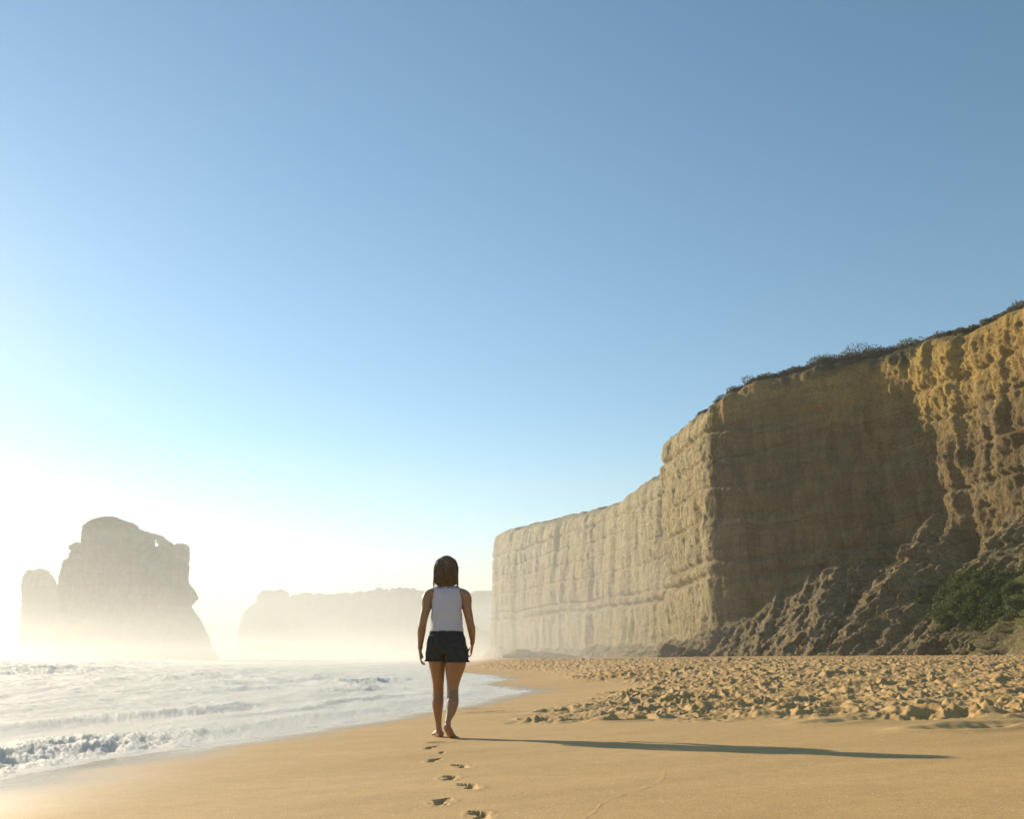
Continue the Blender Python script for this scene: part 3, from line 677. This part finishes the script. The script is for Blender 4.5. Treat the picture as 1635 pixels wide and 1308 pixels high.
class Soup:
    def __init__(s): s.V = []; s.F = []; s.n = 0
    def add(s, V, F): s.V += [tuple(v) for v in V]; s.F += [tuple(int(i) + s.n for i in f) for f in F]; s.n = len(s.V)
    def tube(s, pts, seg=20, m=4, flat=False, ref=(0, 1, 0)):
        """pts: (x,y,z,ra,rb) ra across, rb along ref; flat keeps rings horizontal"""
        Q = catmull(pts, m); k = len(Q); T = np.gradient(Q[:, :3], axis=0); T /= np.linalg.norm(T, axis=1)[:, None] + 1e-12
        V = []
        for i in range(k):
            if flat: A = np.array([1., 0, 0]); B = np.array([0, 1., 0])
            else:
                A = np.cross(T[i], ref); A /= np.linalg.norm(A) + 1e-12; B = np.cross(A, T[i]); B /= np.linalg.norm(B) + 1e-12
            ra, rb = max(Q[i, 3], 1e-4), max(Q[i, 4], 1e-4)
            for j in range(seg):
                a = 2 * math.pi * j / seg; V.append(Q[i, :3] + A * ra * math.cos(a) + B * rb * math.sin(a))
        F = [(i * seg + j, i * seg + (j + 1) % seg, (i + 1) * seg + (j + 1) % seg, (i + 1) * seg + j) for i in range(k - 1) for j in range(seg)]
        V.append(Q[0, :3]); V.append(Q[-1, :3]); a, b = len(V) - 2, len(V) - 1
        F += [(a, (j + 1) % seg, j) for j in range(seg)] + [(b, (k - 1) * seg + j, (k - 1) * seg + (j + 1) % seg) for j in range(seg)]
        s.add(V, F)
    def ball(s, c, r, seg=24, rot=None):
        V = []; n = 14
        for i in range(n + 1):
            t = math.pi * i / n
            for j in range(seg):
                a = 2 * math.pi * j / seg; v = Vector((r[0] * math.sin(t) * math.cos(a), r[1] * math.sin(t) * math.sin(a), r[2] * math.cos(t)))
                if rot: v.rotate(rot)
                V.append((c[0] + v.x, c[1] + v.y, c[2] + v.z))
        F = [(i * seg + j, (i + 1) * seg + j, (i + 1) * seg + (j + 1) % seg, i * seg + (j + 1) % seg) for i in range(n) for j in range(seg)]
        s.add(V, F)
    def fuse(s, name, voxel, smooth_it, mat, disp=None, parent=None, attrs=None):
        me = bpy.data.meshes.new(name + '_tmp'); me.from_pydata(s.V, [], s.F); me.update()
        import bmesh
        bm = bmesh.new(); bm.from_mesh(me); bmesh.ops.recalc_face_normals(bm, faces=bm.faces); bm.to_mesh(me); bm.free()
        ob = bpy.data.objects.new(name + '_tmp', me); COL.objects.link(ob)
        r = ob.modifiers.new('r', 'REMESH'); r.mode = 'VOXEL'; r.voxel_size = voxel
        if smooth_it:
            q = ob.modifiers.new('s', 'SMOOTH'); q.iterations = smooth_it; q.factor = .5
        dg = bpy.context.evaluated_depsgraph_get(); res = bpy.data.meshes.new_from_object(ob.evaluated_get(dg))
        bpy.data.objects.remove(ob); bpy.data.meshes.remove(me)
        res.name = name; n = len(res.vertices); co = np.empty(n * 3, np.float32); res.vertices.foreach_get('co', co); co = co.reshape(-1, 3).astype(float)
        if disp is not None:
            no = np.empty(n * 3, np.float32); res.vertices.foreach_get('normal', no); co = co + no.reshape(-1, 3) * disp(co)[:, None]
            res.vertices.foreach_set('co', co.astype(np.float32).ravel()); res.update()
        res.polygons.foreach_set('use_smooth', np.ones(len(res.polygons), bool)); res.materials.clear(); res.materials.append(mat)
        o = bpy.data.objects.new(name, res); COL.objects.link(o)
        if parent: o.parent = parent
        return o

def skin_material():
    s = NT('skin'); P = s.new('ShaderNodeTexCoord').outputs['Object']
    n = s.noise(P, 14, 4, .6)
    s.put(s.p.inputs['Base Color'], s.mix(s.ramp(n, [(.3, 0.), (.7, 1.)]), (.29, .145, .066), (.34, .175, .085)))
    s.p.inputs['Roughness'].default_value = .42; s.p.inputs['Specular IOR Level'].default_value = .5
    s.p.inputs['Subsurface Weight'].default_value = .08; s.p.inputs['Subsurface Scale'].default_value = .02
    return s.m
def cloth(name, c, weave=900, rough=.85, trans=0.0, c2=None, spec=.2):
    s = NT(name); P = s.new('ShaderNodeTexCoord').outputs['Object']; n = s.noise(P, 40, 4, .6)
    col = s.mix(s.ramp(n, [(.35, 0.), (.65, 1.)]), c, c2 or tuple(x * .85 for x in c)); s.put(s.p.inputs['Base Color'], col)
    s.p.inputs['Roughness'].default_value = rough; s.p.inputs['Specular IOR Level'].default_value = spec
    s.put(s.p.inputs['Normal'], s.bump(s.math('ADD', n, s.noise(P, weave, 2, .5)), .3, .002))
    if trans:
        t = s.new('ShaderNodeBsdfTranslucent'); s.put(t.inputs[0], col); m = s.new('ShaderNodeMixShader', {0: trans}); s.put(m.inputs[1], s.p.outputs[0]); s.put(m.inputs[2], t.outputs[0]); s.put(s.out.inputs[0], m.outputs[0])
    return s.m

def hand(b, wrist, down, side, fwd, curl, sc=1.0):
    """palm, four unequal bent fingers and a thumb; side: +1 thumb towards +x"""
    w = Vector(wrist); d = Vector(down).normalized(); f = Vector(fwd); f = (f - d * f.dot(d)).normalized()   # f: the way the knuckle row runs (thumb side)
    nrm = d.cross(f).normalized() * side                                                                # palm faces the thigh
    p = lambda a, bb, c: tuple(w + d * a * sc + f * bb * sc + nrm * c * sc)
    b.tube([(*p(-.01, 0, 0), .022, .016), (*p(.02, .002, .0), .028, .015), (*p(.05, .003, .002), .036, .014), (*p(.085, 0, .004), .038, .012), (*p(.095, 0, .005), .030, .008)], 14, 3, ref=tuple(nrm))
    for j, (off, L) in enumerate(((.029, .070), (.010, .080), (-.010, .075), (-.029, .058))):
        c = curl * (1 + .22 * j); q = Vector(p(.085, off, .004)); a = .15 * c; pts = [(*q, .0085, .008)]
        for k, part in enumerate((.45, .30, .25)):
            dirv = (d * math.cos(a) + nrm * math.sin(a) + f * (off * 2.6)).normalized(); q = q + dirv * L * part * sc; pts.append((*q, .0080 - .0009 * k, .0076 - .0009 * k)); a += .55 * c
        b.tube(pts, 8, 3, ref=tuple(nrm))
    pts = [(*p(.022, .018, .004), .012, .011), (*p(.045, .036, .012), .0105, .010), (*p(.068, .043, .020), .009, .0088), (*p(.088, .042, .026), .007, .007)]
    b.tube(pts, 8, 3, ref=tuple(nrm))

def make_person():
    b = Soup(); X = lambda px: (px - 711) * .0058; Zp = lambda py: (1181 - py) * .00561
    # torso
    b.tube([(0, .0, .735, .10, .07), (.004, 0, .78, .152, .098), (.004, 0, .85, .164, .106), (.004, .0, .92, .146, .094), (.004, .01, 1.0, .126, .084), (.004, .01, 1.07, .124, .085),
            (.005, .0, 1.16, .138, .098), (.005, -.005, 1.25, .150, .098), (.004, -.005, 1.31, .150, .078), (.002, -.005, 1.345, .110, .058), (0, 0, 1.375, .062, .052)], 32, 5, flat=True)
    for sx in (-1, 1):
        b.ball((.004 + sx * .068, .085, 1.21), (.055, .042, .055)); b.ball((.004 + sx * .068, -.045, .835), (.070, .058, .078))
    # neck and head
    b.tube([(0, -.012, 1.33, .062, .058), (-.001, -.008, 1.385, .050, .052), (-.002, .004, 1.44, .050, .054), (-.003, .015, 1.49, .052, .058)], 20, 4)
    b.ball((-.004, .012, 1.548), (.073, .090, .098)); b.ball((-.004, .040, 1.495), (.055, .056, .060)); b.ball((-.004, .080, 1.455), (.022, .020, .018))
    b.tube([(-.004, .098, 1.545, .008, .008), (-.004, .113, 1.515, .011, .011), (-.004, .116, 1.503, .014, .010)], 10, 3)          # nose
    for sx in (-1, 1):
        b.ball((-.004 + sx * .074, .010, 1.525), (.010, .020, .030)); b.ball((-.004 + sx * .016, .103, 1.506), (.008, .007, .006))   # ear, nostril wing
        b.ball((-.004 + sx * .030, .094, 1.545), (.014, .008, .007)); b.ball((-.004 + sx * .030, .096, 1.562), (.020, .009, .006))   # lid, brow
    b.ball((-.004, .097, 1.478), (.023, .008, .005)); b.ball((-.004, .096, 1.469), (.020, .008, .006))                          # lips
    # arms
    La = [(-.105, -.01, 1.310, .040, .045), (-.155, -.005, 1.288, .046, .050), (-.180, -.01, 1.25, .047, .052), (X(679.0), -.015, 1.17, .042, .048), (X(676), -.025, 1.09, .037, .042), (X(674), -.03, 1.015, .034, .038),
          (X(672.5), -.02, .965, .036, .036), (X(671.5), -.005, .90, .030, .032), (X(670.5), .01, .83, .022, .024), (X(670), .018, .785, .018, .023)]
    Ra = [(.115, -.01, 1.310, .040, .045), (.163, -.005, 1.288, .046, .050), (.188, .0, 1.25, .047, .052), (X(744.5), .0, 1.17, .041, .048), (X(747.5), .0, 1.095, .037, .042), (X(750), .01, 1.025, .034, .038),
          (X(752), .035, .975, .035, .036), (X(753), .07, .92, .029, .031), (X(753.5), .105, .865, .021, .024), (X(753), .12, .835, .018, .023)]
    La = [(*p[:3], p[3] * 1.1, p[4] * 1.1) for p in La]; Ra = [(*p[:3], p[3] * 1.1, p[4] * 1.1) for p in Ra]
    b.tube(La, 20, 4); b.tube(Ra, 20, 4)
    hand(b, (X(670), .018, .790), (.04, .02, -1), 1, (-.10, 1, .1), .9)
    hand(b, (X(753), .122, .840), (-.10, .22, -1), -1, (-.2, 1, .2), 1.5)
    # left leg, planted ahead
    Ll = [(-.070, .0, .89, .045, .05), (-.076, .0, .84, .075, .085), (X(697), .02, .77, .088, .105), (X(697.3), .045, .665, .079, .092), (X(698.5), .08, .56, .064, .074), (X(699), .105, .47, .053, .060), (X(699.2), .115, .415, .051, .056),
          (X(699), .115, .36, .053, .060), (X(699), .105, .30, .054, .064), (X(699.5), .115, .22, .041, .049), (X(700.5), .13, .13, .028, .033), (X(701), .145, .085, .027, .032), (X(701.5), .145, .04, .03, .034)]
    b.tube(Ll, 22, 4)
    # left foot, flat, toes turned out
    b.tube([(X(706), .105, .030, .026, .028), (X(703.5), .135, .036, .031, .034), (X(700.5), .185, .040, .032, .036), (X(697), .245, .028, .040, .022), (X(695), .285, .018, .044, .014), (X(694), .315, .014, .038, .010)], 16, 4, ref=(0, 0, 1))
    for j in range(5):
        tx = X(693.5) + .030 - .0155 * j; b.tube([(tx + .004, .295, .014, .009, .009), (tx - .002, .330 - .008 * j, .012, .010 - .001 * j, .010 - .001 * j), (tx - .004, .345 - .009 * j, .010, .006, .006)], 8, 3, ref=(0, 0, 1))
    # right leg, trailing, heel off the sand
    Rl = [(.080, -.0, .89, .045, .05), (.088, -.008, .84, .078, .088), (X(728), -.015, .77, .100, .112), (X(727.5), -.01, .66, .098, .102), (X(725.5), .0, .57, .079, .082), (X(724.3), .0, .48, .058, .064), (X(724), -.005, .42, .052, .058),
          (X(724.5), -.03, .365, .053, .060), (X(724.5), -.06, .31, .055, .064), (X(722.5), -.085, .24, .044, .052), (X(719.5), -.118, .180, .028, .034), (X(718.5), -.130, .150, .026, .032), (X(718.5), -.13, .118, .028, .034)]
    b.tube(Rl, 22, 4)
    b.tube([(X(716.5), -.172, .112, .022, .026), (X(717.5), -.150, .106, .029, .034), (X(720), -.105, .078, .032, .036), (X(723.5), -.045, .030, .041, .024), (X(726), -.01, .018, .045, .015), (X(727.5), .015, .014, .040, .010)], 16, 4, ref=(0, 0, 1))
    for j in range(5):
        tx = X(727) - .030 + .0155 * j; b.tube([(tx, -.005, .014, .009, .009), (tx + .010, .032 - .008 * j, .012, .010 - .001 * j, .010 - .001 * j), (tx + .014, .046 - .009 * j, .010, .006, .006)], 8, 3, ref=(0, 0, 1))
    skin = skin_material()
    body = b.fuse('person', .0045, 4, skin)
    tag(body, 'woman walking away barefoot on wet sand in a white sleeveless top and dark shorts', 'person')
    x, y = FEET; z = float(beach_height(np.array([[x - .0]]), np.array([[y]]))[0][0, 0])
    body.location = (x, y, z - .006); body.scale = (1.022, 1.022, 1.022)

    # sleeveless top: loose shell of cloth with folds
    t = Soup()
    t.tube([(.010, 0, .952, .149, .104), (.010, 0, .962, .154, .112), (.010, 0, .99, .154, .116), (.008, .0, 1.06, .149, .112), (.006, .0, 1.14, .146, .114), (.004, .0, 1.22, .148, .116), (.004, -.004, 1.28, .147, .104),
            (.004, -.006, 1.32, .142, .086), (.003, -.006, 1.350, .130, .068), (.002, -.004, 1.368, .100, .054)], 48, 6, flat=True)
    def folds(c):
        a = np.arctan2(c[:, 1], c[:, 0]); z_ = c[:, 2]
        return .008 * n3(c[:, 0] * 14 + z_ * 9, c[:, 1] * 12, z_ * 5, 801) + .014 * n3(c[:, 0] * 9 - z_ * 14, c[:, 1] * 8, z_ * 11, 803) * sstep(1.3, 1.0, z_) + .009 * np.exp(-((c[:, 0] + .055 + .02 * np.sin(z_ * 14)) / .010) ** 2) * sstep(1.28, 1.2, z_) * (c[:, 1] < 0)
    top = t.fuse('tank_top', .005, 3, cloth('white_cotton', (.74, .72, .80), 700, .9, .32, (.72, .70, .78)), folds, parent=body)
    h = Soup()
    ring = [(.010 + .1545 * math.cos(a), .1125 * math.sin(a), .957 + .002 * math.sin(3 * a)) for a in np.linspace(0, 2 * math.pi, 49)]
    h.tube([(*p, .003, .005) for p in ring], 8, 1, ref=(0, 0, 1)); h.fuse('hem', .003, 1, top.data.materials[0], parent=top)
    # shorts
    g = Soup()
    g.tube([(.008, 0, .968, .146, .100), (.008, 0, .93, .158, .112), (.010, -.004, .88, .178, .126), (.010, -.006, .82, .187, .130), (.010, -.004, .765, .184, .122), (.010, 0, .735, .150, .100)], 40, 5, flat=True)
    g.tube([(-.065, .0, .89, .060, .070), (-.072, .0, .84, .090, .105), (-.082, .012, .78, .101, .124), (-.086, .026, .72, .100, .122), (-.088, .036, .683, .099, .118)], 32, 4, flat=True)
    g.tube([(.080, -.004, .89, .060, .070), (.094, -.006, .84, .092, .108), (.104, -.012, .78, .108, .124), (.108, -.012, .72, .108, .124), (.112, -.010, .676, .109, .122)], 32, 4, flat=True)
    for sx in (-1, 1): g.ball((.010 + sx * .082, -.058, .835), (.090, .078, .095))
    wr = lambda c: .003 * fbm3(c[:, 0] * 14, c[:, 1] * 14, c[:, 2] * 22, 3, 811) + .003 * n3(c[:, 0] * 30, c[:, 1] * 8, c[:, 2] * 7, 815)
    den = cloth('dark_denim', (.034, .037, .034), 900, .9, 0, (.050, .053, .046), .12)
    sh = g.fuse('shorts', .006, 3, den, wr, parent=body)
    w = Soup()
    w.tube([(.008, 0, .930, .1625, .1165), (.008, 0, .935, .1625, .1165), (.008, 0, .958, .154, .108), (.008, 0, .966, .150, .103)], 40, 3, flat=True)
    w.fuse('waistband', .004, 2, den, parent=sh)
    for sx in (-1, 1):
        k = Soup(); c0 = .010 + sx * .082
        k.tube([(c0, -.126, .872, .045, .008), (c0, -.130, .85, .045, .009), (c0, -.131, .81, .043, .009), (c0, -.124, .79, .036, .008)], 16, 3, flat=True)
        k.fuse('back_pocket', .003, 1, den, parent=sh)
        k = Soup(); cx, cy, cz, rx, ry = (-.088, .036, .686, .102, .121) if sx < 0 else (.112, -.010, .679, .112, .125)
        k.tube([(cx + rx * math.cos(a), cy + ry * math.sin(a), cz, .005, .009) for a in np.linspace(0, 2 * math.pi, 41)], 8, 1, ref=(0, 0, 1))
        k.fuse('leg_hem', .003, 1, den, parent=sh)
    # hair: a bob to the shoulders
    hs = NT('brown_hair'); P = hs.new('ShaderNodeTexCoord').outputs['Object']
    st = hs.noise(hs.scale(P, 1, 1, .04), 120, 4, .7)
    hs.put(hs.p.inputs['Base Color'], hs.mix(hs.ramp(st, [(.35, 0.), (.65, 1.)]), (.075, .043, .020), (.25, .145, .065)))
    hs.p.inputs['Roughness'].default_value = .42; hs.p.inputs['Specular IOR Level'].default_value = .4
    hs.put(hs.p.inputs['Normal'], hs.bump(st, .6, .006))
    hr = Soup()
    hr.tube([(-.006, -.040, 1.366, .070, .030), (-.006, -.042, 1.385, .098, .052), (-.006, -.035, 1.42, .110, .068), (-.006, -.025, 1.48, .112, .084), (-.006, -.012, 1.545, .103, .098), (-.005, -.004, 1.60, .085, .094), (-.004, 0, 1.635, .058, .070), (-.004, 0, 1.652, .024, .03), (-.004, 0, 1.656, .004, .005)], 48, 6, flat=True)
    def strands(c):
        a = np.arctan2(c[:, 1], c[:, 0]); low = sstep(1.50, 1.36, c[:, 2])
        return .0045 * n3(np.cos(a) * 11, np.sin(a) * 11, c[:, 2] * 3, 821) + .003 * n3(np.cos(a) * 26, np.sin(a) * 26, c[:, 2] * 5, 823) + low * .006 * n3(np.cos(a) * 16, np.sin(a) * 16, c[:, 2] * 10, 825)
    hair = hr.fuse('hair', .005, 2, hs.m, strands, parent=body)
    lk = Soup(); rr = random.Random(3)
    for i in range(210):
        a = rr.uniform(math.pi * .98, math.pi * 2.02) if i < 160 else rr.uniform(0, 2 * math.pi)
        top_z = rr.uniform(1.48, 1.63); q = math.sqrt(max(0, 1 - ((top_z - 1.52) / .14) ** 2)) if top_z > 1.52 else 1
        pts = []
        for kk in range(5):
            zt = top_z + (rr.uniform(1.33, 1.40) - top_z) * kk / 4; q = math.sqrt(max(.05, 1 - (max(0, zt - 1.52) / .14) ** 2))
            r_ = 1.015 + rr.uniform(-.01, .045) + .05 * (kk == 4) * rr.random()
            pts.append((-.006 + .112 * q * r_ * math.cos(a), -.022 + (.086 - .035 * max(0, (1.45 - zt) / .1)) * q * r_ * math.sin(a) - .012 * (kk / 4), zt, .0022 * (1 - .15 * kk), .0018 * (1 - .15 * kk)))
        lk.tube(pts, 5, 2)
    Vv = np.array(lk.V); me = bpy.data.meshes.new('hair_strands'); me.from_pydata(lk.V, [], lk.F); me.update(); me.materials.append(hs.m)
    me.polygons.foreach_set('use_smooth', np.ones(len(me.polygons), bool)); so = bpy.data.objects.new('hair_strands', me); COL.objects.link(so); so.parent = hair
    # a band on each wrist
    bm_ = cloth('cord', (.10, .06, .04), 900, .5, 0, None, .5)
    for (cx, cy, cz) in ((X(670.2), .015, .803), (X(753.3), .116, .850)):
        k = Soup(); k.tube([(cx + .023 * math.cos(a), cy + .027 * math.sin(a), cz + .003 * math.sin(a), .0028, .0028) for a in np.linspace(0, 2 * math.pi, 25)], 8, 1, ref=(0, 0, 1))
        k.fuse('bracelet', .0018, 0, bm_, parent=body)
    return body
PERSON = make_person()
print('done')
